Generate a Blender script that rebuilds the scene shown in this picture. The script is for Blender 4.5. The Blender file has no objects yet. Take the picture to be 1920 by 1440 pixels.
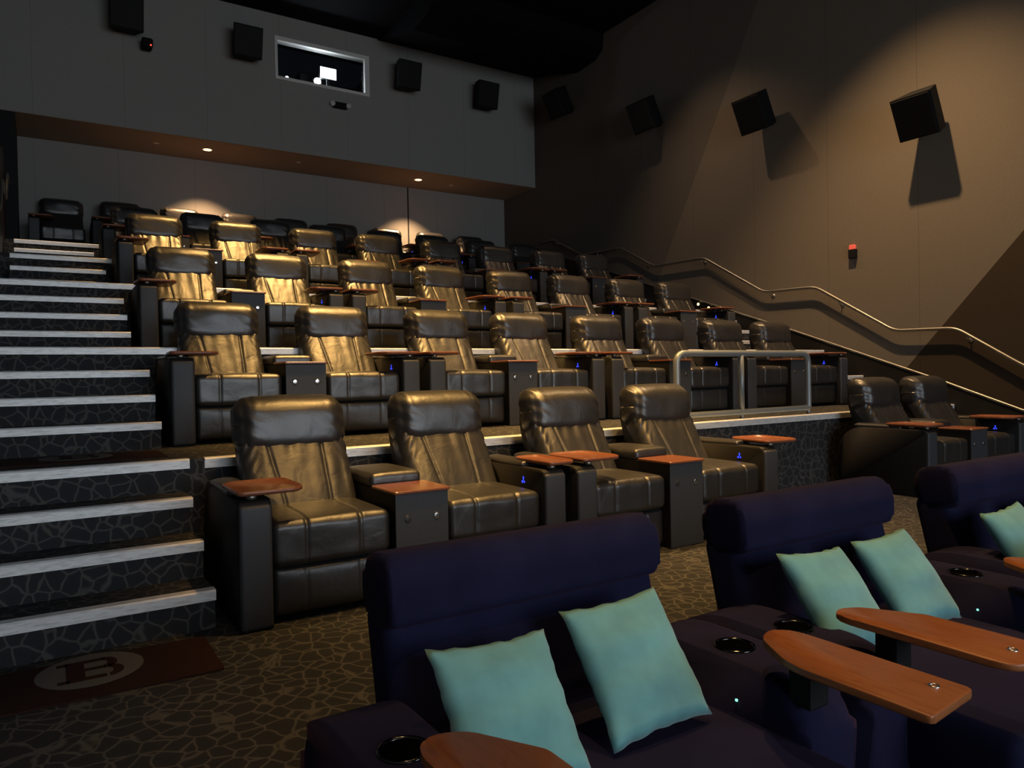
import bpy, bmesh, math, random
from mathutils import Vector, Matrix, noise
sc = bpy.context.scene
C = sc.collection
R = math.radians
random.seed(7)

# ---------------------------------------------------------------- camera, light, exposure
cam_d = bpy.data.cameras.new('camera'); cam = bpy.data.objects.new('camera', cam_d); C.objects.link(cam)
cam_d.sensor_width = 36.0; cam_d.lens = 25.906; cam_d.clip_start = 0.05; cam_d.clip_end = 100
cam.matrix_world = (Matrix.Translation((0, 0, 1.152)) @ Matrix.Rotation(-0.56976, 4, 'Z')
                    @ Matrix.Rotation(math.pi / 2 - 0.01188, 4, 'X') @ Matrix.Rotation(-0.01907, 4, 'Z'))
sc.camera = cam
sc.view_settings.view_transform = 'Standard'; sc.view_settings.look = 'None'
sc.view_settings.gamma = 1.0; sc.view_settings.use_curve_mapping = False
sc.view_settings.exposure = 0.0
w = bpy.data.worlds.new('world'); sc.world = w; w.use_nodes = True
w.node_tree.nodes['Background'].inputs[0].default_value = (.5, .6, .8, 1)
w.node_tree.nodes['Background'].inputs[1].default_value = 0.004
SCREEN = 4.8            # radiance of the film playing on the screen
WARM = (1.0, 0.56, 0.17)

def spot(name, loc, target, energy, angle, blend=1.0, color=WARM, size=.08):
    l = bpy.data.lights.new(name, 'SPOT'); l.energy = energy; l.spot_size = R(angle); l.spot_blend = blend
    l.color = color; l.shadow_soft_size = size
    o = bpy.data.objects.new(name, l); C.objects.link(o); o.location = loc
    o.rotation_euler = (Vector(target) - Vector(loc)).to_track_quat('-Z', 'Y').to_euler()
    return o
# wall washer that makes the pool on the right wall, further dim ones up the wall
spot('wall_washer', (6.95, 4.65, 7.45), (7.35, 4.65, 2.0), 1750, 84, .8, (1, .62, .30), .05)
spot('wall_washer', (7.2, 8.2, 7.45), (8.0, 7.8, 2.2), 330, 84, 1.0, (1, .64, .38), .05)
# downlights over the seats
for (x, y, e, a) in ((3.0, 2.3, 1300, 48), (3.2, 4.4, 2500, 50), (3.0, 6.5, 2600, 56), (2.7, 9.0, 2100, 60), (6.0, 3.0, 420, 56), (6.0, 6.4, 420, 56)):
    spot('downlight', (x, y, 7.4), (x + .1, y + .7, 0), e, a, .8, WARM, .10)
for x in (1.9, 3.7):
    spot('downlight', (x, -.8, 7.4), (x, 4.25, .75), 520, 22, .9, WARM, .10)
spot('downlight', (.9, .4, 7.4), (1.0, 1.2, 0), 420, 40, 1.0, (1, .66, .36), .10)
spot('stair_light', (.6, 10.2, 7.4), (.25, 12.0, 3.0), 420, 20, .6, (1, .70, .42), .05)
# recessed lamps in the soffit over the back row
SOFFIT = ((2.54, 13.62), (6.58, 13.66))
for (x, y) in SOFFIT:
    spot('soffit_light', (x, y, 5.13), (x, y + .05, 0), 430, 94, .6, (1, .58, .28), .03)

# ---------------------------------------------------------------- materials
def mat(name): 
    m = bpy.data.materials.new(name); m.use_nodes = True
    nt = m.node_tree; b = nt.nodes['Principled BSDF']
    return m, nt, b
def N(nt, t, **kw):
    n = nt.nodes.new(t)
    for k, v in kw.items(): setattr(n, k, v)
    return n
def ramp(nt, stops):
    r = N(nt, 'ShaderNodeValToRGB'); e = r.color_ramp.elements
    while len(e) < len(stops): e.new(.5)
    for i, (p, c) in enumerate(stops): e[i].position = p; e[i].color = (*c, 1)
    return r
def coords(nt, scale=(1, 1, 1), which='Object'):
    tc = N(nt, 'ShaderNodeTexCoord'); mp = N(nt, 'ShaderNodeMapping'); mp.inputs['Scale'].default_value = scale
    nt.links.new(tc.outputs[which], mp.inputs[0]); return mp.outputs[0]
def simple(name, col, rough=.5, metal=0., spec=.5, bump=0., bscale=60., var=.0, sheen=0.):
    m, nt, b = mat(name)
    b.inputs['Roughness'].default_value = rough; b.inputs['Metallic'].default_value = metal
    b.inputs['Specular IOR Level'].default_value = spec
    if sheen: b.inputs['Sheen Weight'].default_value = sheen
    co = coords(nt)
    n = N(nt, 'ShaderNodeTexNoise'); n.inputs['Scale'].default_value = bscale; n.inputs['Detail'].default_value = 4
    nt.links.new(co, n.inputs['Vector'])
    lo = tuple(c * (1 - var) for c in col); hi = tuple(min(1, c * (1 + var)) for c in col)
    r = ramp(nt, [(.35, lo), (.65, hi)]); nt.links.new(n.outputs['Fac'], r.inputs[0])
    nt.links.new(r.outputs[0], b.inputs['Base Color'])
    if bump:
        bp = N(nt, 'ShaderNodeBump'); bp.inputs['Strength'].default_value = bump; bp.inputs['Distance'].default_value = .01
        nt.links.new(n.outputs['Fac'], bp.inputs['Height']); nt.links.new(bp.outputs[0], b.inputs['Normal'])
    return m
def emit(name, col, s):
    m, nt, b = mat(name); b.inputs['Base Color'].default_value = (0, 0, 0, 1)
    b.inputs['Emission Color'].default_value = (*col, 1); b.inputs['Emission Strength'].default_value = s
    return m

def leather_mat():
    m, nt, b = mat('black_leather')
    co = coords(nt)
    v = N(nt, 'ShaderNodeTexVoronoi'); v.inputs['Scale'].default_value = 260; nt.links.new(co, v.inputs['Vector'])
    n = N(nt, 'ShaderNodeTexNoise'); n.inputs['Scale'].default_value = 9; n.inputs['Detail'].default_value = 5
    n.inputs['Distortion'].default_value = .6; nt.links.new(co, n.inputs['Vector'])
    bp = N(nt, 'ShaderNodeBump'); bp.inputs['Strength'].default_value = .12; bp.inputs['Distance'].default_value = .002
    bp2 = N(nt, 'ShaderNodeBump'); bp2.inputs['Strength'].default_value = .35; bp2.inputs['Distance'].default_value = .012
    nt.links.new(v.outputs['Distance'], bp.inputs['Height']); nt.links.new(n.outputs['Fac'], bp2.inputs['Height'])
    nt.links.new(bp2.outputs[0], bp.inputs['Normal']); nt.links.new(bp.outputs[0], b.inputs['Normal'])
    r = ramp(nt, [(.3, (.015, .0148, .015)), (.7, (.022, .021, .021))]); nt.links.new(n.outputs['Fac'], r.inputs[0])
    nt.links.new(r.outputs[0], b.inputs['Base Color'])
    b.inputs['Roughness'].default_value = .40; b.inputs['Specular IOR Level'].default_value = .95
    return m
LEATHER = leather_mat()
VINYL_LIT = simple('vinyl_lit_front', (.042, .046, .053), .55, 0, .4, .15, 140, .08)  # lighter grey, screen light painted into the arm and console fronts
SHELL_AND_SHADE = simple('black_shell_and_shade', (.011, .0105, .0105), .6, 0, .25, .1, 90, .1)  # back shell; its black also paints shade onto arm and console sides
TRAY = simple('brown_laminate', (.21, .075, .038), .27, 0, .5, .05, 25, .10)
BUTTON = simple('chrome_button', (.75, .75, .75), .25, 1.0, .5)
DARKBTN = simple('dark_button', (.03, .03, .03), .4)
STEEL = simple('brushed_steel', (.36, .35, .32), .42, 1.0, .5, .05, 200, .05)
RAILGREY = simple('grey_painted_tube', (.25, .28, .29), .42, .4, .5, .03, 100, .05)
BLACKM = simple('matt_black', (.006, .006, .007), .7, 0, .3, .1, 40, .1)
SPK = simple('speaker_black', (.005, .005, .006), .75, 0, .2, .25, 220, .2)
BLUE_E = emit('blue_glow', (.03, .06, 1.0), 1.6)
RED_E = emit('red_glow', (1.0, .04, .02), 4)
GREEN_E = emit('green_glow', (.2, 1.0, .6), 2.5)

def nosing_mat():
    m, nt, b = mat('worn_aluminium')
    co = coords(nt, (3, 20, 20)); n = N(nt, 'ShaderNodeTexNoise'); n.inputs['Scale'].default_value = 6; n.inputs['Detail'].default_value = 6
    nt.links.new(co, n.inputs['Vector'])
    r = ramp(nt, [(.3, (.62, .62, .62)), (.55, (.86, .86, .86))]); nt.links.new(n.outputs['Fac'], r.inputs[0])
    nt.links.new(r.outputs[0], b.inputs['Base Color'])
    b.inputs['Roughness'].default_value = .5; b.inputs['Metallic'].default_value = .35
    return m
NOSE = nosing_mat()

def carpet_mat(name='leaf_vein_carpet', dark=(.036, .037, .041), vein=(.105, .10, .095)):
    m, nt, b = mat(name)
    tc = N(nt, 'ShaderNodeTexCoord')
    nz = N(nt, 'ShaderNodeTexNoise'); nz.inputs['Scale'].default_value = 7; nz.inputs['Detail'].default_value = 2
    mx = N(nt, 'ShaderNodeMixRGB'); mx.blend_type = 'LINEAR_LIGHT'; mx.inputs[0].default_value = .03
    nt.links.new(tc.outputs['Object'], nz.inputs['Vector']); nt.links.new(tc.outputs['Object'], mx.inputs[1]); nt.links.new(nz.outputs['Color'], mx.inputs[2])
    v = N(nt, 'ShaderNodeTexVoronoi'); v.feature = 'DISTANCE_TO_EDGE'; v.inputs['Scale'].default_value = 13
    nt.links.new(mx.outputs[0], v.inputs['Vector'])
    r = ramp(nt, [(.0, vein), (.022, vein), (.075, dark), (1, tuple(c * .75 for c in dark))])
    nt.links.new(v.outputs['Distance'], r.inputs[0])
    n2 = N(nt, 'ShaderNodeTexNoise'); n2.inputs['Scale'].default_value = 320; nt.links.new(tc.outputs['Object'], n2.inputs['Vector'])
    m2 = N(nt, 'ShaderNodeMixRGB'); m2.blend_type = 'MULTIPLY'; m2.inputs[0].default_value = .5
    nt.links.new(r.outputs[0], m2.inputs[1]); nt.links.new(n2.outputs['Color'], m2.inputs[2])
    nt.links.new(m2.outputs[0], b.inputs['Base Color'])
    bp = N(nt, 'ShaderNodeBump'); bp.inputs['Strength'].default_value = .4; bp.inputs['Distance'].default_value = .004
    nt.links.new(n2.outputs['Fac'], bp.inputs['Height']); nt.links.new(bp.outputs[0], b.inputs['Normal'])
    b.inputs['Roughness'].default_value = .9; b.inputs['Specular IOR Level'].default_value = .2
    return m
CARPET = carpet_mat()

def wallfabric(name, col, seams=None):
    """woven wall cloth; faint stretched-panel seams every 1.2 m"""
    m, nt, b = mat(name)
    tc = N(nt, 'ShaderNodeTexCoord'); sp = N(nt, 'ShaderNodeSeparateXYZ'); nt.links.new(tc.outputs['Object'], sp.inputs[0])
    n = N(nt, 'ShaderNodeTexNoise'); n.inputs['Scale'].default_value = 150; nt.links.new(tc.outputs['Object'], n.inputs['Vector'])
    r = ramp(nt, [(.3, tuple(c * .9 for c in col)), (.7, tuple(c * 1.08 for c in col))]); nt.links.new(n.outputs['Fac'], r.inputs[0])
    bp = N(nt, 'ShaderNodeBump'); bp.inputs['Strength'].default_value = .15; bp.inputs['Distance'].default_value = .003
    nt.links.new(n.outputs['Fac'], bp.inputs['Height']); nt.links.new(bp.outputs[0], b.inputs['Normal'])
    b.inputs['Roughness'].default_value = .92; b.inputs['Specular IOR Level'].default_value = .15
    out = r.outputs[0]
    def math_(op, a, c=None, d=None):
        q = N(nt, 'ShaderNodeMath'); q.operation = op
        for i, x in enumerate((a, c, d)):
            if x is None: continue
            if isinstance(x, (int, float)): q.inputs[i].default_value = x
            else: nt.links.new(x, q.inputs[i])
        return q.outputs[0]
    def tint(fac, mul):
        nonlocal out
        q = N(nt, 'ShaderNodeMixRGB'); q.blend_type = 'MULTIPLY'; nt.links.new(fac, q.inputs[0]); nt.links.new(out, q.inputs[1]); q.inputs[2].default_value = (*mul, 1)
        out = q.outputs[0]
    if seams:
        ax, period = seams
        f = math_('FRACT', math_('DIVIDE', sp.outputs[ax], period))
        s = math_('LESS_THAN', f, .006)
        tint(s, (.72, .72, .72))
    nt.links.new(out, b.inputs['Base Color'])
    return m, nt, b, sp, math_, tint, (lambda: nt.links.new(out, b.inputs['Base Color']))
WALLB = wallfabric('grey_wall_cloth', (.275, .27, .26), (0, 1.22))[0]
def right_wall_mat():
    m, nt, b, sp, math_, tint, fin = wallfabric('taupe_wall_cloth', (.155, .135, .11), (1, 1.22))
    y, z = sp.outputs[1], sp.outputs[2]
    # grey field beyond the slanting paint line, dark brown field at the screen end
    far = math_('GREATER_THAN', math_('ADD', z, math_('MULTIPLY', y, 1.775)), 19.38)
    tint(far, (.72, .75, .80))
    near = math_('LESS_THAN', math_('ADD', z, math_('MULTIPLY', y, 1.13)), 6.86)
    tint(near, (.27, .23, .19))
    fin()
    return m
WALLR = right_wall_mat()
CEILM = simple('black_ceiling', (.004, .004, .006), .9, 0, .1, .1, 20, .2)
DADO = simple('black_dado', (.010, .009, .008), .55, 0, .3, .1, 60, .2)
SOFFITM = simple('soffit_paint', (.27, .22, .17), .85, 0, .2, .03, 60, .05)

def navy_mat():
    m, nt, b = mat('navy_velvet')
    co = coords(nt); n = N(nt, 'ShaderNodeTexNoise'); n.inputs['Scale'].default_value = 6; n.inputs['Detail'].default_value = 6
    nt.links.new(co, n.inputs['Vector'])
    r = ramp(nt, [(.3, (.011, .0115, .034)), (.7, (.016, .0165, .047))]); nt.links.new(n.outputs['Fac'], r.inputs[0])
    nt.links.new(r.outputs[0], b.inputs['Base Color'])
    f = N(nt, 'ShaderNodeTexNoise'); f.inputs['Scale'].default_value = 400; nt.links.new(co, f.inputs['Vector'])
    bp = N(nt, 'ShaderNodeBump'); bp.inputs['Strength'].default_value = .2; bp.inputs['Distance'].default_value = .003
    nt.links.new(f.outputs['Fac'], bp.inputs['Height']); nt.links.new(bp.outputs[0], b.inputs['Normal'])
    b.inputs['Roughness'].default_value = .9; b.inputs['Specular IOR Level'].default_value = .06
    b.inputs['Sheen Weight'].default_value = .06; b.inputs['Sheen Roughness'].default_value = .45
    b.inputs['Sheen Tint'].default_value = (.60, .30, .32, 1)
    return m
NAVY = navy_mat()
TEAL = simple('turquoise_velvet', (.15, .38, .40), .8, 0, .2, .18, 11, .10, sheen=.25)
def wood_mat():
    m, nt, b = mat('orange_brown_wood')
    co = coords(nt, (9, 1.2, 9)); n = N(nt, 'ShaderNodeTexNoise'); n.inputs['Scale'].default_value = 7; n.inputs['Detail'].default_value = 8
    n.inputs['Distortion'].default_value = 1.2; nt.links.new(co, n.inputs['Vector'])
    r = ramp(nt, [(.3, (.27, .085, .028)), (.55, (.36, .125, .042)), (.8, (.31, .10, .034))]); nt.links.new(n.outputs['Fac'], r.inputs[0])
    nt.links.new(r.outputs[0], b.inputs['Base Color']); b.inputs['Roughness'].default_value = .38
    return m
WOOD = wood_mat()
CUP = simple('cup_black', (.002, .002, .002), .9, 0, 0.)
MATRED = simple('brown_mat_pile', (.030, .014, .010), .95, 0, .1, .3, 200, .2)
MATWHITE = simple('grey_mat_print', (.11, .105, .10), .95, 0, .1, .2, 200, .1)
LAMP_E = emit('warm_lamp', (1.0, .62, .28), 9)

# ---------------------------------------------------------------- mesh helpers
def link(name, me, m, parent=None, smooth=True, loc=None, rot=None):
    o = bpy.data.objects.new(name, me); C.objects.link(o)
    if m: me.materials.append(m)
    if smooth:
        for p in me.polygons: p.use_smooth = True
    if parent: o.parent = parent
    if loc: o.location = loc
    if rot: o.rotation_euler = rot
    return o
def from_bm(bm, name='m'):
    bmesh.ops.recalc_face_normals(bm, faces=bm.faces[:])
    me = bpy.data.meshes.new(name); bm.to_mesh(me); bm.free(); return me
def axis_pts(h, r, n, k=4):
    if r <= 0: return [-h + 2 * h * i / n for i in range(n + 1)]
    a = [-h + r * (1 - math.cos(math.pi / 2 * i / k)) for i in range(k)]
    # corner coordinates chosen so the cube-to-sphere mapping is even
    a = [-h + r * (1 - math.tan(math.pi / 4 * (k - i) / k)) for i in range(k)]
    mid = [-(h - r) + 2 * (h - r) * i / n for i in range(n + 1)]
    return a + mid + [-v for v in reversed(a)]
def soft_box(sx, sy, sz, r=.03, n=(6, 3, 4), k=3, f=None, cen=(0, 0, 0)):
    """rounded box, gridded, then every vertex passed through f(x,y,z)->(x,y,z)"""
    r = min(r, sx / 2 * .98, sy / 2 * .98, sz / 2 * .98)
    H = (sx / 2, sy / 2, sz / 2)
    A = [axis_pts(H[i], r, n[i], k) for i in range(3)]
    L = [len(a) - 1 for a in A]
    bm = bmesh.new(); V = {}
    def vert(i, j, l):
        key = (i, j, l)
        if key not in V:
            p = Vector((A[0][i], A[1][j], A[2][l]))
            q = Vector([max(-(H[t] - r), min(H[t] - r, p[t])) for t in range(3)])
            d = p - q
            if d.length > 1e-9: p = q + d.normalized() * r
            c = f(p.x, p.y, p.z) if f else p
            V[key] = bm.verts.new((c[0] + cen[0], c[1] + cen[1], c[2] + cen[2]))
        return V[key]
    for i in range(L[0]):
        for j in range(L[1]):
            for l in (0, L[2]): bm.faces.new([vert(i, j, l), vert(i + 1, j, l), vert(i + 1, j + 1, l), vert(i, j + 1, l)])
    for i in range(L[0]):
        for l in range(L[2]):
            for j in (0, L[1]): bm.faces.new([vert(i, j, l), vert(i + 1, j, l), vert(i + 1, j, l + 1), vert(i, j, l + 1)])
    for j in range(L[1]):
        for l in range(L[2]):
            for i in (0, L[0]): bm.faces.new([vert(i, j, l), vert(i, j + 1, l), vert(i, j + 1, l + 1), vert(i, j, l + 1)])
    return from_bm(bm)
def box(x0, x1, y0, y1, z0, z1, bev=.0):
    bm = bmesh.new(); bmesh.ops.create_cube(bm, size=1)
    for v in bm.verts: v.co = (x0 + (v.co.x + .5) * (x1 - x0), y0 + (v.co.y + .5) * (y1 - y0), z0 + (v.co.z + .5) * (z1 - z0))
    if bev: bmesh.ops.bevel(bm, geom=bm.edges[:], offset=bev, segments=2, affect='EDGES', profile=.6)
    return from_bm(bm)
def prism(pts, h0, h1, axis='z', bev=.0, seg=2):
    """extrude a 2D outline; axis z: pts=(x,y); axis x: pts=(y,z); axis y: pts=(x,z)"""
    def mk(p, h):
        return {'z': (p[0], p[1], h), 'x': (h, p[0], p[1]), 'y': (p[0], h, p[1])}[axis]
    bm = bmesh.new(); a = [bm.verts.new(mk(p, h0)) for p in pts]; b = [bm.verts.new(mk(p, h1)) for p in pts]
    f0 = bm.faces.new(a); f1 = bm.faces.new(b[::-1]); n = len(pts)
    for i in range(n): bm.faces.new([a[i], a[(i + 1) % n], b[(i + 1) % n], b[i]])
    if bev:
        es = list(f0.edges) + list(f1.edges)
        bmesh.ops.bevel(bm, geom=es, offset=bev, segments=seg, affect='EDGES', profile=.6)
    return from_bm(bm)
def round_poly(pts, rad, seg=5):
    out = []; n = len(pts)
    for i in range(n):
        p = Vector(pts[i]); a = Vector(pts[i - 1]) - p; b = Vector(pts[(i + 1) % n]) - p
        r = rad[i] if isinstance(rad, (list, tuple)) else rad
        if r <= 0: out.append(tuple(p)); continue
        t = min(r, a.length * .49, b.length * .49); p0 = p + a.normalized() * t; p1 = p + b.normalized() * t
        for s in range(seg + 1):
            u = s / seg; out.append(tuple((1 - u) ** 2 * p0 + 2 * u * (1 - u) * p + u * u * p1))
    return out
def tube(path, r, seg=10, closed=False):
    bm = bmesh.new(); rings = []; n = len(path); P = [Vector(p) for p in path]
    up = None
    for i, p in enumerate(P):
        if closed: t = (P[(i + 1) % n] - P[i - 1]).normalized()
        else: t = ((P[min(i + 1, n - 1)] - P[max(i - 1, 0)])).normalized()
        if up is None:
            up = Vector((0, 0, 1)) if abs(t.z) < .9 else Vector((1, 0, 0))
        s = t.cross(up).normalized(); u = s.cross(t).normalized(); up = u
        rings.append([bm.verts.new(p + (s * math.cos(2 * math.pi * q / seg) + u * math.sin(2 * math.pi * q / seg)) * r) for q in range(seg)])
    m = n if closed else n - 1
    for i in range(m):
        a, b = rings[i], rings[(i + 1) % n]
        for q in range(seg): bm.faces.new([a[q], a[(q + 1) % seg], b[(q + 1) % seg], b[q]])
    if not closed: bm.faces.new(rings[0]); bm.faces.new(rings[-1][::-1])
    return from_bm(bm)
def bend_path(pts, rad, seg=5):
    """polyline with rounded corners"""
    out = [Vector(pts[0])]
    for i in range(1, len(pts) - 1):
        p = Vector(pts[i]); a = Vector(pts[i - 1]) - p; b = Vector(pts[i + 1]) - p
        t = min(rad, a.length * .45, b.length * .45); p0 = p + a.normalized() * t; p1 = p + b.normalized() * t
        for s in range(seg + 1):
            u = s / seg; out.append((1 - u) ** 2 * p0 + 2 * u * (1 - u) * p + u * u * p1)
    out.append(Vector(pts[-1])); return out
def disc(c, r, d, axis='y', seg=20, bev=0):
    pts = [(c[0] + r * math.cos(2 * math.pi * i / seg), c[1] + r * math.sin(2 * math.pi * i / seg)) for i in range(seg)]
    return prism(pts, d[0], d[1], axis, bev)
def join_me(meshes):
    bm = bmesh.new()
    for me in meshes: bm.from_mesh(me); bpy.data.meshes.remove(me)
    me = bpy.data.meshes.new('m'); bm.to_mesh(me); bm.free(); return me
def text_mesh(s, size, ext, rot, loc, offset=0.):
    cu = bpy.data.curves.new('t', 'FONT'); cu.body = s; cu.size = size; cu.extrude = ext; cu.offset = offset
    cu.align_x = 'CENTER'; cu.align_y = 'CENTER'
    o = bpy.data.objects.new('t', cu); C.objects.link(o)
    dg = bpy.context.evaluated_depsgraph_get(); me = bpy.data.meshes.new_from_object(o.evaluated_get(dg))
    me.transform(Matrix.Translation(loc) @ rot.to_matrix().to_4x4())
    bpy.data.objects.remove(o); bpy.data.curves.remove(cu); me.materials.clear(); return me

def tag(o, label=None, cat=None, group=None, kind=None):
    if label: o['label'] = label
    if cat: o['category'] = cat
    if group: o['group'] = group
    if kind: o['kind'] = kind
    return o
def thing(name, label, cat, loc=(0, 0, 0), rz=0, group=None):
    o = bpy.data.objects.new(name, None); C.objects.link(o); o.empty_display_size = .1
    o.location = loc; o.rotation_euler = (0, 0, rz); return tag(o, label, cat, group)
def struct(name, me, m, smooth=False):
    return tag(link(name, me, m, None, smooth), kind='structure')
def copy_tree(o, parent=None):
    c = o.copy(); C.objects.link(c); c.parent = parent
    for k in ('label', 'category', 'group'):
        if parent is None and k in c: del c[k]
    for ch in list(o.children): copy_tree(ch, c)
    return c
def ordn(i): return ['first', 'second', 'third', 'fourth', 'fifth', 'sixth', 'seventh', 'eighth'][i]

# ---------------------------------------------------------------- the setting
XW = 9.05; XL = -1.9
EDGE = {'B': 4.48, 'C': 6.17, 'D': 7.94, 'E': 9.93, 'F': 11.95}
ZT = {'A': 0.0, 'B': .712, 'C': 1.412, 'D': 2.095, 'E': 2.62, 'F': 3.11}
FRONT = {'A': 3.47, 'B': 5.40, 'C': 7.12, 'D': 8.98, 'E': 11.12, 'F': 13.16}
order = 'ABCDEF'
YR = 14.32   # wall of the recess behind the back row
YB = 13.05  # projection-booth wall above it
ZS = 5.17   # soffit height
ZC = 7.53   # ceiling
ys = [2.07] + [EDGE[k] for k in 'BCDEF'] + [YR + .2]
struct('floor', box(XL, XW + .3, -9, 2.07, -.6, -.36), CARPET)
for i, k in enumerate(order):
    struct('floor', box(XL, XW + .1, ys[i], ys[i + 1] + (.0 if i < 5 else 0), -.6, ZT[k]), CARPET)
struct('wall_back', join_me([
    box(XL, XW + .2, YR, YR + .2, 2.5, ZS + .1)]), WALLB)
wx0, wx1, wz0, wz1 = 3.60, 5.28, 6.44, 7.10
struct('wall_booth', join_me([
    box(XL, wx0, YB, YB + .18, ZS, ZC + .3), box(wx1, XW, YB, YB + .18, ZS, ZC + .3),
    box(wx0, wx1, YB, YB + .18, ZS, wz0), box(wx0, wx1, YB, YB + .18, wz1, ZC + .3)]), WALLB)
struct('trim_soffit', box(XL, XW, YB + .002, YR + .1, ZS - .006, ZS + .06), SOFFITM)
struct('wall_right', box(XW, XW + .2, -9, YR + .2, -.6, ZC + .3), WALLR)
struct('wall_left', box(XL - .2, XL, -9, YR + .2, -.6, ZC + .3), WALLB)
struct('wall_front', box(XL, XW, -9.2, -9, -.6, ZC + .3), BLACKM)
struct('ceiling', box(XL, XW, -9, YR, ZC, ZC + .1), CEILM)
# recess end wall at the left and the dark post
struct('wall_recess', box(-.75, -.22, YB + .02, YR, 3.12, ZS), BLACKM)
# dark seam on the recess wall
struct('trim_1', box(6.63, 6.655, YR - .012, YR + .01, 3.2, ZS), BLACKM)
# black duct / bulkhead at the right end of the ceiling
pts = [(10.75, 7.25), (10.95, 7.12), (11.5, 7.08), (12.4, 7.33), (YB, 7.51), (YB, 7.6), (10.7, 7.6)]
struct('ceiling_bulkhead', prism(pts, 5.5, XW, 'x'), CEILM)
# dado along the right stairs with its metal cap
dl = [(2.2, .16), (3.78, .66), (4.65, .99), (6.66, 1.70), (9.17, 2.55), (11.4, 3.31), (13.0, 3.86)]
struct('trim_2', prism([(dl[0][0], -.36)] + dl + [(13.0, 2.0)], XW - .035, XW + .01, 'x'), DADO)
struct('trim_3', tube([(XW - .035, y, z + .012) for y, z in dl], .016, 8), STEEL, True)

# stair flights -------------------------------------------------------------
def flight(x0, x1, ytop, z0, z1, nr, side, label, t=.28):
    """nr risers between z0 and z1; the last nosing is the platform edge"""
    h = (z1 - z0) / nr
    o = thing('stair_flight', label, 'stairs', ((x0 + x1) / 2, ytop - t * (nr - 1) / 2, z0), 0, side)
    ox, oy, oz = o.location
    st = []
    for i in range(nr - 1):
        ya = ytop - t * (nr - 1 - i)
        st.append(box(x0 - ox, x1 - ox, ya - oy, ytop - oy, (z0 if i == 0 else z0 + h * i) - oz, z0 + h * (i + 1) - oz))
    link('steps', join_me(st), CARPET, o, False)
    for i in range(nr - 1):
        ya = ytop - t * (nr - 1 - i); z = z0 + h * (i + 1)
        link('nosing', nosing(x0 + .005 - ox, x1 - ox + .004, ya - oy, z - oz), NOSE, o, False)
    return o
def nosing(x0, x1, y, z, h=.046, d=.05):
    p = [(y - .008, z - h), (y - .010, z - .004), (y - .004, z + .004), (y + d, z + .004), (y + d, z - .003), (y + .001, z - .003), (y + .001, z - h)]
    return prism(p, x0, x1, 'x')
names = {'A': 'ground floor', 'B': 'second row', 'C': 'third row', 'D': 'fourth row', 'E': 'fifth row', 'F': 'back row'}
for i, k in enumerate('BCDEF'):
    lo = order[i]; nr = 4 if k in 'BCD' else 3
    xl = -1.6 if k in 'BC' else (-.9 if k == 'D' else -.25)
    flight(xl, .665, EDGE[k], ZT[lo], ZT[k], nr, 'left aisle stair flights', 'left aisle carpeted steps with pale nosings rising to the %s' % names[k])
    flight(8.54 if k == 'B' else 8.40, XW - .04, EDGE[k], ZT[lo], ZT[k], nr, 'right aisle stair flights', 'narrow steps against the dark dado on the right, rising to the %s' % names[k])
    x1 = XW - .04
    if k == 'B':
        struct('trim_4', nosing(xl, .70, EDGE[k], ZT[k], .05), NOSE)
        struct('trim_5', nosing(.78, 7.3, EDGE[k], ZT[k] , .055), NOSE)
        struct('trim_6', nosing(8.40, x1, EDGE[k], ZT[k], .05), NOSE)
    elif k in 'CD': struct('trim_%d' % (7 + i), nosing(xl, x1, EDGE[k], ZT[k], .05), NOSE)
    else: struct('trim_%d' % (7 + i), nosing(-.25, x1 if k == 'E' else .75, EDGE[k], ZT[k], .05), NOSE)

# ---------------------------------------------------------------- leather recliner
def g(x, c, s): return math.exp(-((x - c) / s) ** 2)
def seams(x, w=.011, pos=.135): return g(x, -pos, w) + g(x, pos, w)
def wr(x, y, z, sc_=9, seed=0):
    return noise.noise(Vector((x * sc_ + seed * 7.3, y * sc_ + seed * 3.1, z * sc_)))
def backrest_me(seed):
    W, T, Hh = .60, .15, .50
    def f(x, y, z):
        u, v = x / (W / 2), z / (Hh / 2)
        if y < 0:
            y -= .030 * (1 - u ** 4) * (1 - (v * .7) ** 4)
            y += .007 * seams(x + .010 * math.sin(6 * z) - .018 * v * (1 if x > 0 else -1), .009)
            y += .006 * wr(x * 2.0, 0, z * .5, 9, seed) * (abs(u) + .3)
            gth = max(0, abs(u) - .70) / .30
            y += .013 * gth * math.sin((z * 1.0 + abs(x) * 1.4) * 75 + seed) * max(0, v + .25)
            cr = max(0, v - .1)
            y += .006 * cr * math.sin(x * 60 + seed * 3) * (.4 + wr(x, 0, z, 5, seed + 1))
        return (x, y, z)
    me = soft_box(W, T, Hh, .05, (76, 3, 22), 3, f)
    me.transform(Matrix.Translation((0, .635, .590)) @ Matrix.Rotation(R(-31), 4, 'X'))
    return me
def headrest_me(seed):
    W, T, Hh = .625, .225, .330
    def f(x, y, z):
        u, v = x / (W / 2), z / (Hh / 2)
        a = (1 - u ** 4) * (1 - v ** 4)
        if y < .03: y -= .026 * a
        if z > 0: z += .010 * (1 - u * u); y += .035 * v * v
        if z < 0: z -= .014 * (1 - u * u) - .014 * u * u
        y += .008 * wr(x, y, z, 6, seed)
        p = max(0, abs(u) - .50) / .50
        z += .005 * p * math.sin(x * 110 + seed * 2) * (v > .2)
        y += .005 * p * math.sin((z * 80 + x * 40 + seed))
        if y < 0: y += .010 * g(abs(u), .86, .035)
        x += .006 * wr(x, y, z, 8, seed + 3)
        return (x, y, z)
    me = soft_box(W, T, Hh, .10, (34, 3, 12), 6, f)
    me.transform(Matrix.Translation((0, .775, .893)) @ Matrix.Rotation(R(-5), 4, 'X'))
    return me
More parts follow.
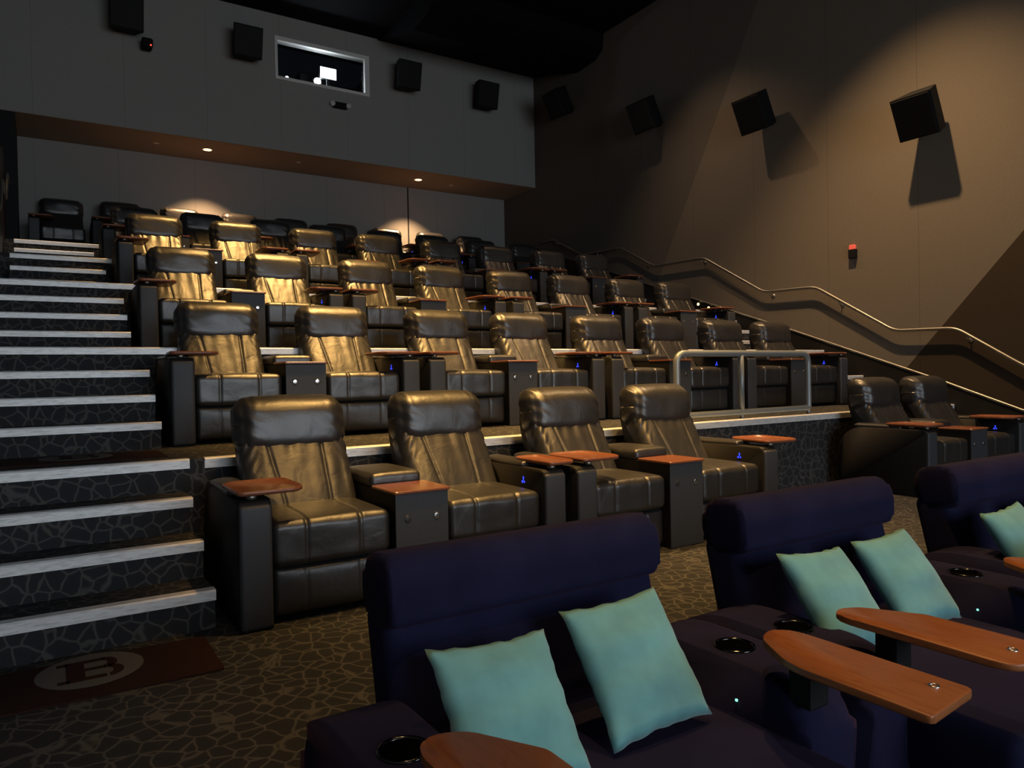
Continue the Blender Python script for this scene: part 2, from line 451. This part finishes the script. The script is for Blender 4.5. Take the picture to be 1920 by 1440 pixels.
def seat_me():
    W, D, Hh = .595, .62, .215
    def f(x, y, z):
        u, v = x / (W / 2), y / (D / 2)
        if z > 0: z += .018 * (1 - u ** 4) * (1 - v ** 4) - .005 * seams(x, .009)
        if y < -.2:
            y += .006 * seams(x, .009); y -= .010 * math.cos(x / .3 * 1.4)
            y += .005 * wr(x, y, z, 9, 1)
        return (x, y, z)
    return soft_box(W, D, Hh, .038, (76, 10, 6), 4, f, (0, .335, .372))
def footrest_me():
    W, D, Hh = .585, .07, .235
    def f(x, y, z):
        u, v = x / (W / 2), z / (Hh / 2)
        if y < 0:
            y -= .018 * (1 - u ** 4) * (1 - v ** 4); y += .004 * seams(x, .009)
        return (x, y, z)
    return soft_box(W, D, Hh, .028, (76, 2, 8), 3, f, (0, .085, .145))
def side_profile():
    return round_poly([(.0, .0), (.0, .60), (.70, .60), (.865, .46), (.865, .0)], [0, .04, .10, .12, 0], 5)
def arm_me(x0, x1):
    me = prism(side_profile(), x0, x1, 'x', .018, 3)
    return me
def armpad_me(x0, x1):
    def f(x, y, z):
        if z > 0: z += .010 * (1 - (x / .07) ** 2)
        return (x, y, z)
    return soft_box(abs(x1 - x0) - .004, .46, .035, .016, (4, 8, 1), 2, f, ((x0 + x1) / 2, .47, .607))
def tray_me():
    """swing tray 29 x 40 cm, raised rim; pivots at the origin, reaches towards +x"""
    out = round_poly([(-.07, -.05), (.21, -.05), (.25, .02), (.25, .33), (.20, .37), (-.02, .37), (-.07, .30)], .035, 4)
    cx = sum(p[0] for p in out) / len(out); cy = sum(p[1] for p in out) / len(out)
    bm = bmesh.new()
    def ring(s, z):
        r = []
        for p in out:
            d = Vector((p[0] - cx, p[1] - cy)); L = d.length
            q = d * ((L - s) / L); r.append(bm.verts.new((cx + q.x, cy + q.y, z)))
        return r
    rs = [ring(.012, 0), ring(.0, .006), ring(.0, .022), ring(.006, .024), ring(.011, .014)]
    n = len(out); bm.faces.new(rs[0][::-1])
    for a, b in zip(rs, rs[1:]):
        for i in range(n): bm.faces.new([a[i], a[(i + 1) % n], b[(i + 1) % n], b[i]])
    bm.faces.new(rs[-1])
    return from_bm(bm)
def icon_me(sgn):
    """small glowing recline symbol: round head over a split base, on the inner arm face"""
    m = [disc((.0, .018), .009, (-.001, .001), 'x', 12), prism([(-.005, .010), (.005, .010), (.006, -.006), (-.006, -.006)], -.001, .001, 'x'),
         disc((-.013, -.016), .009, (-.001, .001), 'x', 10), disc((.015, -.017), .011, (-.001, .001), 'x', 10)]
    return join_me(m)
def make_recliner(side, seed, half):
    """side -1: outer arm on the left; +1: on the right. origin = front centre of the seat on the floor. half = seat half width"""
    t = thing('recliner', None, 'recliner')
    link('seat_cushion', seat_me(), LEATHER, t); link('footrest', footrest_me(), LEATHER, t)
    link('backrest', backrest_me(seed), LEATHER, t); link('headrest', headrest_me(seed), LEATHER, t)
    sh = prism(round_poly([(.10, .02), (.10, .28), (.52, .34), (.66, .58), (.74, .78), (.82, .99), (.875, .99), (.865, .80), (.765, .45), (.76, .02)], .03, 3), -.285, .285, 'x', .012, 2)
    link('back_shell', sh, SHELL_AND_SHADE, t)
    xi = side * .303; xo = side * .455
    a0, a1 = min(xi, xo), max(xi, xo)
    arm = link('armrest', arm_me(a0, a1), SHELL_AND_SHADE, t)  # sides coloured black to stand for their shade
    link('lit_front_face', soft_box(a1 - a0 - .006, .04, .572, .018, (2, 1, 6), 3, None, ((a0 + a1) / 2, .006, .292)), VINYL_LIT, arm); link('arm_pad', armpad_me(a0, a1), LEATHER, arm)  # added front face whose paler colour imitates the screen light falling on it
    if side > 0:
        ic = icon_me(side); ic.transform(Matrix.Scale(.75, 4)); ic.transform(Matrix.Translation((xi - .002, .215, .525)))
        link('recline_button', ic, BLUE_E, arm, False)
    tr = link('swivel_tray', tray_me(), TRAY, t)
    if side > 0:
        tr.data.transform(Matrix.Scale(-1, 4, (1, 0, 0))); tr.data.flip_normals()
    tr.location = (side * .385, .045, .622)
    ps = disc((0, 0), .025, (-.020, .002), 'z', 12); link('tray_post', ps, STEEL, tr)
    return t, tr
def make_console(seed):
    t = thing('console', None, 'console')
    cab = prism([(-.152, .0), (-.152, .552), (.152, .552), (.152, .0)], .0, .80, 'y', .008, 2)
    cab.transform(Matrix.Translation((0, 0, 0)))
    cab = link('cabinet', cab, SHELL_AND_SHADE, t, False)
    link('lit_front_face', box(-.150, .150, -.003, .004, .004, .550, .002), VINYL_LIT, cab, False)  # thin sheet added to paint the screen-lit front; cabinet sides keep the shade colour
    tp = prism(round_poly([(-.162, -.018), (.162, -.018), (.162, .30), (-.162, .30)], .02, 3), .553, .570, 'z', .004, 1)
    link('fixed_tray', tp, TRAY, t, False)
    def f(x, y, z):
        if z > 0: z += .012 * (1 - (x / .15) ** 4) * (1 - (y / .24) ** 4)
        return (x, y, z)
    link('armrest_pad', soft_box(.305, .46, .075, .028, (8, 10, 2), 3, f, (0, .55, .585)), LEATHER, t)
    b = []
    for sx in (-1, 1):
        me = join_me([disc((sx * .083, .422), .017, (-.006, .002), 'y', 18, .002)])
        bo = link('seat_number_button', me, BUTTON, t); b.append(bo)
        link('button_ring', disc((sx * .083, .422), .022, (-.003, .003), 'y', 18), DARKBTN, bo)
    return t, b

PROTO = {}
for side in (-1, 1):
    for s in range(3): PROTO[(side, s)] = make_recliner(side, s * 2.7 + (1 if side > 0 else 0), .3)[0]
CPROTO = make_console(0)[0]
used = set()
ROWNAME = {'A': 'nearest row', 'B': 'second row', 'C': 'third row up', 'D': 'fourth row up', 'E': 'fifth row up', 'F': 'back row under the soffit'}
def place(proto, x, y, z, rz=0):
    if id(proto) not in used: used.add(id(proto)); o = proto
    else: o = copy_tree(proto)
    o.location = (x, y, z); o.rotation_euler = (0, 0, rz); return o
def pair(row, idx, s, first, labels, rnd):
    """s = left edge of the pair's outer arm"""
    y = FRONT[row]; z = ZT[row]; out = []
    xs = (s + .46, s + 1.39)
    for j, (x, side) in enumerate(((xs[0], -1), (xs[1], 1))):
        o = place(PROTO[(side, rnd.randrange(3))], x, y, z, rnd.uniform(-.012, .012))
        tag(o, labels[j], 'recliner', 'black leather recliners in the ' + ROWNAME[row])
        tr = [c for c in o.children if c.name.startswith('swivel_tray')][0]
        tr.rotation_euler = (0, 0, rnd.uniform(-.08, .06))
        out.append((o, tr))
    c = place(CPROTO, s + .925, y + .01, z); tag(c, labels[2], 'console', 'consoles between recliners in the ' + ROWNAME[row])
    return out, c
rnd = random.Random(3)
S0 = [.735, 2.66, 4.585, 6.51]
for row in 'BCDEF':
    for i, s in enumerate(S0):
        lab = ['black recliner, %s from the left in the %s' % (ordn(2 * i + j), ROWNAME[row]) for j in (0, 1)]
        lab.append('console between the %s and %s recliners in the %s' % (ordn(2 * i), ordn(2 * i + 1), ROWNAME[row]))
        pair(row, i, s, 0, lab, rnd)
labA = [
 ['large black recliner beside the left stairs, nearest row', 'black recliner right of the console numbered 2, nearest row', 'console with a button reading 2, between the two left recliners, nearest row'],
 ['black recliner, third from the left stairs in the nearest row', 'black recliner just left of the dark open floor, below the grey guard rail', 'grey console between the third and fourth recliners of the nearest row'],
]
for i in (0, 1):
    out, c = pair('A', i, S0[i], 0, labA[i], rnd)
    # outer trays of these two are swung outwards, away from the seat
    o, tr = out[1]
    me = tray_me(); me.transform(Matrix.Diagonal((.63 if i == 0 else 1.05, 1, 1, 1))); me.materials.append(TRAY)
    for p in me.polygons: p.use_smooth = True
    tr.data = me; tr.rotation_euler = (0, 0, 0 if i == 0 else R(-8))
    if i == 1: tr.location.x += .04
    else: out[0][1].location.x += 0
    if i == 1: out[0][1].location.x += .05
    for k in c.children:
        if k.name.startswith('seat_number') and k.data.vertices[0].co.x < 0:
            k.data = k.data.copy(); k.data.materials[0] = DARKBTN
    if i == 0:
        b = [k for k in c.children if k.name.startswith('seat_number')]
        num = text_mesh('2', .026, .0006, Matrix.Rotation(R(90), 3, 'X').to_euler(), (.083, -.0068, .422))
        link('number', num, DARKBTN, [k for k in b if k.data.vertices[0].co.x > 0][0], False)
pair('A', 2, 6.53, 0, ['black recliner with a tall black side panel, right of the open floor gap', 'black recliner farthest right in the nearest row, by the dado', 'grey console between the two recliners at the right of the nearest row'], rnd)
# lone seat at the top of the left stairs
lone = place(PROTO[(-1, 0)], .36, 13.35, ZT['F'], 0); tag(lone, 'unlit black recliner standing alone at the top of the left stairs', 'recliner', 'black leather recliners in the ' + ROWNAME['F'])

# ---------------------------------------------------------------- guard rail in front of the second row
gr = thing('guard_rail', 'grey tubular guard rail on the platform edge, two open bays', 'guard rail', (5.50, 4.56, ZT['B']))
lp = [(-.90, 0, .06), (-.90, 0, .60), (.90, 0, .60), (.90, 0, .06)]
cl = []
P4 = [Vector(p) for p in lp]
for i in range(4):
    p = P4[i]; a = P4[i - 1] - p; b = P4[(i + 1) % 4] - p; t = .10 if p.z > .3 else .04
    p0 = p + a.normalized() * t; p1 = p + b.normalized() * t
    for s in range(7):
        u = s / 6; cl.append((1 - u) ** 2 * p0 + 2 * u * (1 - u) * p + u * u * p1)
link('rail_loop', tube(cl, .030, 14, True), RAILGREY, gr)
link('middle_post', tube([(-.08, 0, .06), (-.08, 0, .60)], .027, 12), RAILGREY, gr)
for x in (-.90, -.08, .90): link('foot', tube([(x, 0, -.0), (x, 0, .06)], .018, 10), RAILGREY, gr)

# ---------------------------------------------------------------- wall handrails
def handrail(name, x, path, label, side):
    t = thing(name, label, 'handrail', (x, path[0][0], path[0][1] - .9))
    ox, oy, oz = t.location
    pp = bend_path([(0, y - oy, z - oz) for y, z in path], .10)
    link('rail', tube(pp, .021, 10), STEEL, t)
    return t, (ox, oy, oz)
rp = [(2.9, .70), (3.75, 1.165), (4.42, 1.60), (5.15, 1.615), (6.25, 2.28), (7.10, 2.30), (8.25, 2.965), (9.38, 2.985), (10.25, 3.44), (11.35, 3.47), (12.3, 3.93), (12.75, 3.93)]
hr, (ox, oy, oz) = handrail('handrail', XW - .085, rp, 'long brushed metal handrail zigzagging up the taupe wall', 1)
def at_rail(y):
    for (a, b) in zip(rp, rp[1:]):
        if a[0] <= y <= b[0]: return a[1] + (b[1] - a[1]) * (y - a[0]) / (b[0] - a[0])
for y in (3.3, 4.30, 5.9, 7.0, 8.3, 9.6, 10.9, 12.2):
    z = at_rail(y)
    link('bracket', join_me([tube(bend_path([(0, y - oy, z - oz - .015), (0.0, y - oy, z - oz - .06), (.085, y - oy, z - oz - .06)], .03), .007, 8),
         disc((y - oy, z - oz - .06), .03, (.078, .085), 'x', 14)]), STEEL, hr)
# left: dark partition beside the upper steps with a brass-lit rail in front
lpart = [(8.9, 2.10), (8.9, 3.05), (9.9, 3.55), (12.0, 4.35), (12.9, 4.45), (12.9, 3.1)]
pt = tag(link('stair_partition', prism(lpart, -.42, -.36, 'x', .006, 1), simple('dark_brown_panel', (.035, .02, .012), .45), None, False), 'dark brown slanting partition left of the upper steps', 'partition')
lr = [(8.3, 2.75), (9.3, 2.98), (10.0, 3.45), (11.3, 3.50), (12.0, 4.0), (12.7, 4.02)]
h2, (ox, oy, oz) = handrail('handrail', -.31, lr, 'warm lit metal handrail at the left edge by the upper steps', -1)
for y, z in ((9.1, 2.93), (10.6, 3.47), (12.4, 4.01)):
    link('bracket', tube([(0, y - oy, z - oz - .01), (-.055, y - oy, z - oz - .04)], .008, 8), STEEL, h2)

# ---------------------------------------------------------------- projection window and booth
wf = thing('window_1', None, None, ((wx0 + wx1) / 2, YB - .02, wz0)); wf['kind'] = 'structure'
FR = simple('window_frame_paint', (.62, .62, .60), .5)
cx = (wx0 + wx1) / 2; hw = (wx1 - wx0) / 2; hh = wz1 - wz0
link('window_frame', join_me([box(-hw - .03, hw + .03, -.01, .06, hh - .02, hh + .05), box(-hw - .03, hw + .03, -.01, .06, -.04, .015),
     box(-hw - .03, -hw + .02, -.01, .06, .015, hh - .02), box(hw - .06, hw + .03, -.01, .06, .015, hh - .02)]), FR, wf, False)
gm, nt, b = mat('window_glass')
tb = N(nt, 'ShaderNodeBsdfTransparent'); gb = N(nt, 'ShaderNodeBsdfGlossy'); gb.inputs['Roughness'].default_value = .02
mxs = N(nt, 'ShaderNodeMixShader'); mxs.inputs[0].default_value = .06
nt.links.new(tb.outputs[0], mxs.inputs[1]); nt.links.new(gb.outputs[0], mxs.inputs[2]); nt.links.new(mxs.outputs[0], nt.nodes['Material Output'].inputs[0])
link('pane', box(-hw, hw, .06, .066, 0, hh), gm, wf, False)
BOOTH = simple('booth_paint', (.05, .05, .055), .9)
for bx in ((3.0, 6.0, 15.5, 15.6, 6.0, 7.5), (3.0, 3.05, YB + .2, 15.5, 6.0, 7.5), (5.95, 6.0, YB + .2, 15.5, 6.0, 7.5), (3.0, 6.0, YB + .2, 15.5, 5.95, 6.0)):
    struct('wall_booth_inside', box(*bx), BOOTH)
pj = thing('projector', 'film projector with a blazing lens behind the booth window', 'projector', (4.47, 13.9, 6.08))
link('body', soft_box(.55, .8, .42, .03, (2, 2, 2), 2, None, (.02, .25, .62)), SPK, pj)
link('stand', box(-.2, .25, -.1, .6, -.07, .41, .01), BLACKM, pj, False)
ln = link('lens_barrel', disc((0, .60), .085, (-.42, -.12), 'y', 24, .006), BLACKM, pj)
link('lens_light', disc((0, .60), .060, (-.428, -.421), 'y', 24), emit('projector_lamp', (.82, .92, 1.0), 320), ln)
mo = thing('monitor', 'bright control monitor right of the projector lens', 'monitor', (4.655, 13.41, 6.08))
link('screen', box(-.15, .15, -.006, -.001, .66, .86), emit('monitor_picture', (.75, .9, .95), 7), mo, False)
link('case', box(-.165, .165, 0, .03, .645, .875, .006), BLACKM, mo, False)
link('stand', box(-.03, .03, .01, .04, -.08, .645), BLACKM, mo, False)
mo2 = thing('signal_lamp', 'small violet white lamp at the left inside the booth window', 'lamp', (3.89, 13.45, 6.0))
link('lamp_head', disc((0, .615), .03, (-.03, 0), 'y', 14), emit('violet_lamp', (.8, .75, 1.0), 5), mo2)
link('stand', box(-.015, .015, 0, .03, 0, .60), BLACKM, mo2, False)

# emergency light under the window, camera with red led, alarm
el = thing('emergency_light', 'small dark emergency light with two lamp heads below the booth window', 'emergency light', (4.72, YB, 6.13))
link('housing', box(-.13, .13, -.07, 0, -.055, .055, .012), SPK, el, False)
for sx in (-1, 1): link('lamp_head', disc((sx * .15, 0), .045, (-.11, -.02), 'y', 16, .008), simple('frosted_lamp', (.5, .5, .5), .4), el)
cm = thing('security_camera', 'small black camera with a red light under the far left speaker', 'camera', (1.54, YB, 6.50))
link('body', soft_box(.16, .22, .14, .03, (2, 2, 2), 2, None, (0, -.16, -.02)), SPK, cm); link('mount', disc((0, 0), .03, (-.06, 0), 'y', 12), BLACKM, cm)
link('indicator', disc((.045, -.065), .012, (-.275, -.268), 'y', 10), RED_E, cm)
al = thing('fire_strobe', 'small red lit fire strobe on the taupe wall above the handrail', 'alarm', (XW, 5.73, 2.70))
link('housing', box(-.06, 0, -.05, .05, -.10, .02, .01), SPK, al, False)
link('lens', soft_box(.05, .08, .07, .015, (1, 1, 1), 2, None, (-.035, 0, .045)), emit('strobe_lens', (1.0, .12, .06), .8), al)

# ---------------------------------------------------------------- loudspeakers
def speaker(loc, rz, tilt, label, w=.48, h=.50, d=.34):
    t = thing('loudspeaker', label, 'loudspeaker', loc, rz, 'black loudspeakers high on the walls')
    # local: wall at y=0, speaker faces -y; cabinet narrows to the back
    pts = round_poly([(-w / 2, -.0), (w / 2, 0), (w / 2 * .62, d), (-w / 2 * .62, d)], .02, 3)
    me = prism(pts, -h / 2, h / 2, 'z', .010, 2)
    M = Matrix.Translation((0, -d - .10, 0)) @ Matrix.Rotation(tilt, 4, 'X')
    me.transform(M); cab = link('cabinet', me, SPK, t, False)
    gme = box(-w / 2 + .02, w / 2 - .02, -.014, .002, -h / 2 + .02, h / 2 - .02, .006); gme.transform(M)
    link('grille', gme, BLACKM, t, False)
    link('bracket', join_me([tube([(0, 0, 0), (0, -.16, 0)], .022, 8), box(-.06, .06, -.012, 0, -.09, .09, .004)]), BLACKM, t)
    return t
for x, z, lb in ((1.24, 6.80, 'black loudspeaker at the far left top of the grey wall, above the small camera'), (3.03, 6.76, 'black loudspeaker left of the booth window'),
                 (5.95, 6.80, 'black loudspeaker right of the booth window'), (7.66, 6.75, 'black loudspeaker on the grey wall nearest the corner')):
    speaker((x, YB, z), 0, R(12), lb)
for y, z, lb in ((11.75, 6.45, 'black loudspeaker on the right wall nearest the corner'), (9.30, 5.46, 'black loudspeaker on the right wall, second from the corner'),
                 (7.03, 4.80, 'black loudspeaker on the right wall, third from the corner'), (4.68, 4.06, 'large black loudspeaker in the warm light pool casting a hard shadow')):
    speaker((XW, y, z), R(-90), R(26), lb)

# ---------------------------------------------------------------- soffit lamps and sprinklers
for (x, y), lb in zip(SOFFIT, ('glowing recessed soffit lamp above the left seats of the back row', 'glowing recessed soffit lamp beside the dark wall seam')):
    t = thing('recessed_lamp', lb, 'ceiling lamp', (x, y, ZS), 0, 'recessed lamps in the soffit')
    link('trim_ring', tube([(.085 * math.cos(a * math.pi / 12), .085 * math.sin(a * math.pi / 12), -.002) for a in range(24)], .008, 6, True), FR, t)
    link('bulb', disc((0, 0), .07, (-.006, -.001), 'z', 20), LAMP_E, t)
for x, y, lb in ((1.74, 13.65, 'sprinkler head left of the left soffit lamp'), (4.12, 13.61, 'sprinkler head midway between the soffit lamps'), (7.37, 13.72, 'sprinkler head right of the right soffit lamp')):
    t = thing('sprinkler_head', lb, 'sprinkler', (x, y, ZS), 0, 'sprinkler heads in the soffit')
    link('cover_plate', disc((0, 0), .045, (-.008, 0), 'z', 16, .003), FR, t)

# small warm step lights in the dado
for y, z, lb in ((8.42, 2.245, 'tiny warm step light in the dark dado, upper left of two'), (8.20, 2.165, 'tiny warm step light in the dark dado, lower right of two')):
    t = thing('step_light', lb, 'step light', (XW - .036, y, z), 0, 'step lights in the dado')
    link('housing', disc((0, 0), .032, (-.008, .0), 'x', 14), BLACKM, t, False)
    link('lens', disc((0, 0), .022, (-.014, -.008), 'x', 14), emit('step_lamp', (1.0, .72, .25), 5), t, False)
# ---------------------------------------------------------------- logo mats
def mat_thing(x, y, z, label):
    t = thing('floor_mat', label, 'mat', (x, y, z), 0, 'dark mats with a letter B in a disc')
    link('pile', prism(round_poly([(-.72, -.28), (.45, -.30), (.45, .15), (-.72, .15)], .02, 3), .001, .009, 'z'), MATRED, t, False)
    link('logo_disc', disc((0, 0), .19, (.0092, .0102), 'z', 40), MATWHITE, t, False)
    zz = (.0103, .0114)
    def bar(x0, x1, y0, y1): return box(x0, x1, y0, y1, *zz)
    def bowl(y0, y1, xr, wd):
        h = (y1 - y0) / 2; cy = (y0 + y1) / 2; pts = []
        o_ = [(xr - h * .8 + h * .8 * math.cos(a), cy + h * math.sin(a)) for a in [math.pi / 2 - math.pi * i / 12 for i in range(13)]]
        hi = h - wd
        n_ = [(xr - h * .8 + (h * .8 - wd * 1.1) * math.cos(a), cy + hi * math.sin(a)) for a in [-math.pi / 2 + math.pi * i / 12 for i in range(13)]]
        return prism(o_ + n_, zz[0], zz[1], 'z')
    let = [bar(-.115, -.075, -.115, -.085), bar(-.115, -.075, .085, .115), bar(-.085, -.020, -.115, .115),
           bar(-.02, .052, .082, .115), bar(-.02, .052, -.012, .018), bar(-.02, .052, -.115, -.080), bowl(-.012, .115, .098, .032), bowl(-.115, .018, .115, .034)]
    link('letter', join_me(let), MATRED, t, False)
mat_thing(.145, 3.385, 0, 'dark mat with a B in a grey disc, foot of the left stairs')
mat_thing(.17, 5.0, ZT['B'], 'dark mat with a faint disc on the left landing beside the second row')

# ---------------------------------------------------------------- navy loveseats
ZL = -.36
def head_roll_me(W):
    pr = round_poly([(-.105, -.10), (-.118, .03), (-.085, .105), (.085, .10), (.105, -.02), (.07, -.10)], [.035, .06, .085, .07, .06, .03], 6)
    me = prism(pr, -W / 2, W / 2, 'x', .028, 4)
    me.transform(Matrix.Translation((.022, 1.085, .918)) @ Matrix.Rotation(R(-6), 4, 'X'))
    return me
def loveseat(x, label):
    """origin on the lower floor under the middle; +y is the back"""
    t = thing('loveseat', label, 'sofa', (x, .86, ZL), 0, 'navy two seat sofas with turquoise pillows')
    Wb = .98
    def fs(x_, y, z):
        if z > 0: z += .018 * (1 - (x_ / .5) ** 4) * (1 - (y / .5) ** 4)
        return (x_, y, z)
    link('base', box(-.66, .66, .12, 1.06, .03, .30, .02), NAVY, t, False)
    link('seat_cushion', soft_box(Wb, .86, .20, .05, (10, 8, 2), 4, fs, (0, .48, .40)), NAVY, t)
    def fb(x_, y, z):
        if y < 0: y -= .02 * (1 - (x_ / .5) ** 4) - .016 * g(z, -.10, .012)
        return (x_, y, z)
    bk = soft_box(Wb + .01, .17, .56, .045, (12, 2, 14), 3, fb); bk.transform(Matrix.Translation((.03, 1.055, .60)) @ Matrix.Rotation(R(-13), 4, 'X'))
    link('backrest', bk, NAVY, t)
    link('head_roll', head_roll_me(Wb - .004), NAVY, t)
    for s in (-1, 1):
        xo = s * .56
        pr = round_poly([(.36, .03), (.36, .58), (.50, .655), (.98, .655), (1.16, .56), (1.16, .03)], [.0, .08, .12, .14, .12, 0], 6)
        ame = prism(pr, xo - .105, xo + .105, 'x', .05, 4)
        a = link('arm', ame, NAVY, t)
        cy = .70
        link('cup_holder', join_me([tube([(xo + .058 * math.cos(q * math.pi / 12), cy + .058 * math.sin(q * math.pi / 12), .656) for q in range(24)], .006, 8, True)]), simple('black_chrome', (.08, .08, .08), .15, 1.0), a)
        link('cup_well', disc((xo, cy), .053, (.640, .657), 'z', 24), CUP, a)
        # long tapered wooden table board on a post
        xi = xo + s * .02; yb = .52
        q = [(-.045, .545), (.015, .52), (.11, .36), (.11, .0), (-.11, .020), (-.11, .48), (-.09, .535)]
        q = [(-s * px * 1.0, py) for px, py in q]
        q = [(px + xo - s * (.10 if s > 0 else .045), py - .015) for px, py in q]
        if s < 0: q = q[::-1]
        bd = prism(round_poly(q, [.05, .05, .06, .015, .015, .06, .05], 5), .742, .762, 'z', .005, 2)
        tb_ = link('table_board', bd, WOOD, t)
        link('support_post', box(xo - s * .06 - .04, xo - s * .06 + .04, .36, .43, .60, .741, .008), BLACKM, tb_, False)
        link('screw', join_me([tube([(xo - s * .05 + .011 * math.cos(k * math.pi / 8), .065 + .011 * math.sin(k * math.pi / 8), .7625) for k in range(16)], .003, 6, True)]), BUTTON, tb_)
    link('indicator', disc((.478, .50), .004, (0, .001), 'x', 8) if False else box(.450, .4545, .60, .606, .545, .551), GREEN_E, t, False)
    return t
loveseat(1.245, 'navy two seat sofa in the front, nearest the left stairs, two pillows')
loveseat(2.655, 'middle navy two seat sofa between the other two sofas')
loveseat(4.18, 'navy two seat sofa cut off at the right edge')

def pillow_me(seed, W=.365, Hh=.385, T=.13):
    bm = bmesh.new(); n = 22; V = {}
    for sd in (1, -1):
        for i in range(n + 1):
            for j in range(n + 1):
                u, v = -1 + 2 * i / n, -1 + 2 * j / n
                edge = i in (0, n) or j in (0, n)
                if edge and sd == -1: V[(sd, i, j)] = V[(1, i, j)]; continue
                x = u * (1 - .075 * (1 - v * v)) * W / 2; z = v * (1 - .075 * (1 - u * u)) * Hh / 2
                t = max(0, (1 - u * u) * (1 - v * v)) ** .42 * T / 2
                k = wr(x, sd * .1, z, 7, seed)
                y = -sd * t * (1 + .10 * k) + .004 * math.sin(v * 9 + seed) * (1 - u * u)
                x += .006 * wr(z, 0, 0, 25, seed) * abs(u); z += .006 * wr(x, 1, 0, 25, seed) * abs(v)
                V[(sd, i, j)] = bm.verts.new((x, y, z))
    for sd in (1, -1):
        for i in range(n):
            for j in range(n):
                a = [V[(sd, i, j)], V[(sd, i + 1, j)], V[(sd, i + 1, j + 1)], V[(sd, i, j + 1)]]
                bm.faces.new(a if sd == 1 else a[::-1])
    me = from_bm(bm); return me
PIL = [(.975, 1.56, .305, -38, 3, 'turquoise square pillow at the left on the nearest navy sofa'), (1.405, 1.57, .33, -36, -1, 'turquoise square pillow at the right on the nearest navy sofa'),
       (2.335, 1.56, .345, -38, 4, 'turquoise pillow at the left on the middle navy sofa'), (2.80, 1.575, .335, -36, -1, 'turquoise pillow at the right on the middle navy sofa, behind the wooden board'),
       (3.78, 1.57, .33, -34, -3, 'turquoise pillow on the right edge sofa, its left one'), (4.28, 1.58, .33, -34, 3, 'turquoise pillow barely entering at the right edge')]
for i, (x, y, z, rx, ry, lb) in enumerate(PIL):
    me = pillow_me(i * 1.7)
    o = link('pillow', me, TEAL, None, True, (x, y, z), (R(rx), R(ry), 0)); tag(o, lb, 'pillow', 'turquoise pillows on the navy sofas')

# ---------------------------------------------------------------- the lit cinema screen at the far end, behind the viewer
scr = thing('cinema_screen', 'wide lit cinema screen on the end wall behind the viewer', 'screen', (3.6, -8.6, .4))
link('picture', box(-4.4, 4.4, 0, .02, .6, 4.6), emit('film_picture', (.84, .92, 1.0), SCREEN), scr, False)
link('frame', join_me([box(-4.55, 4.55, -.05, -.0, .45, 4.75)]), BLACKM, scr, False)
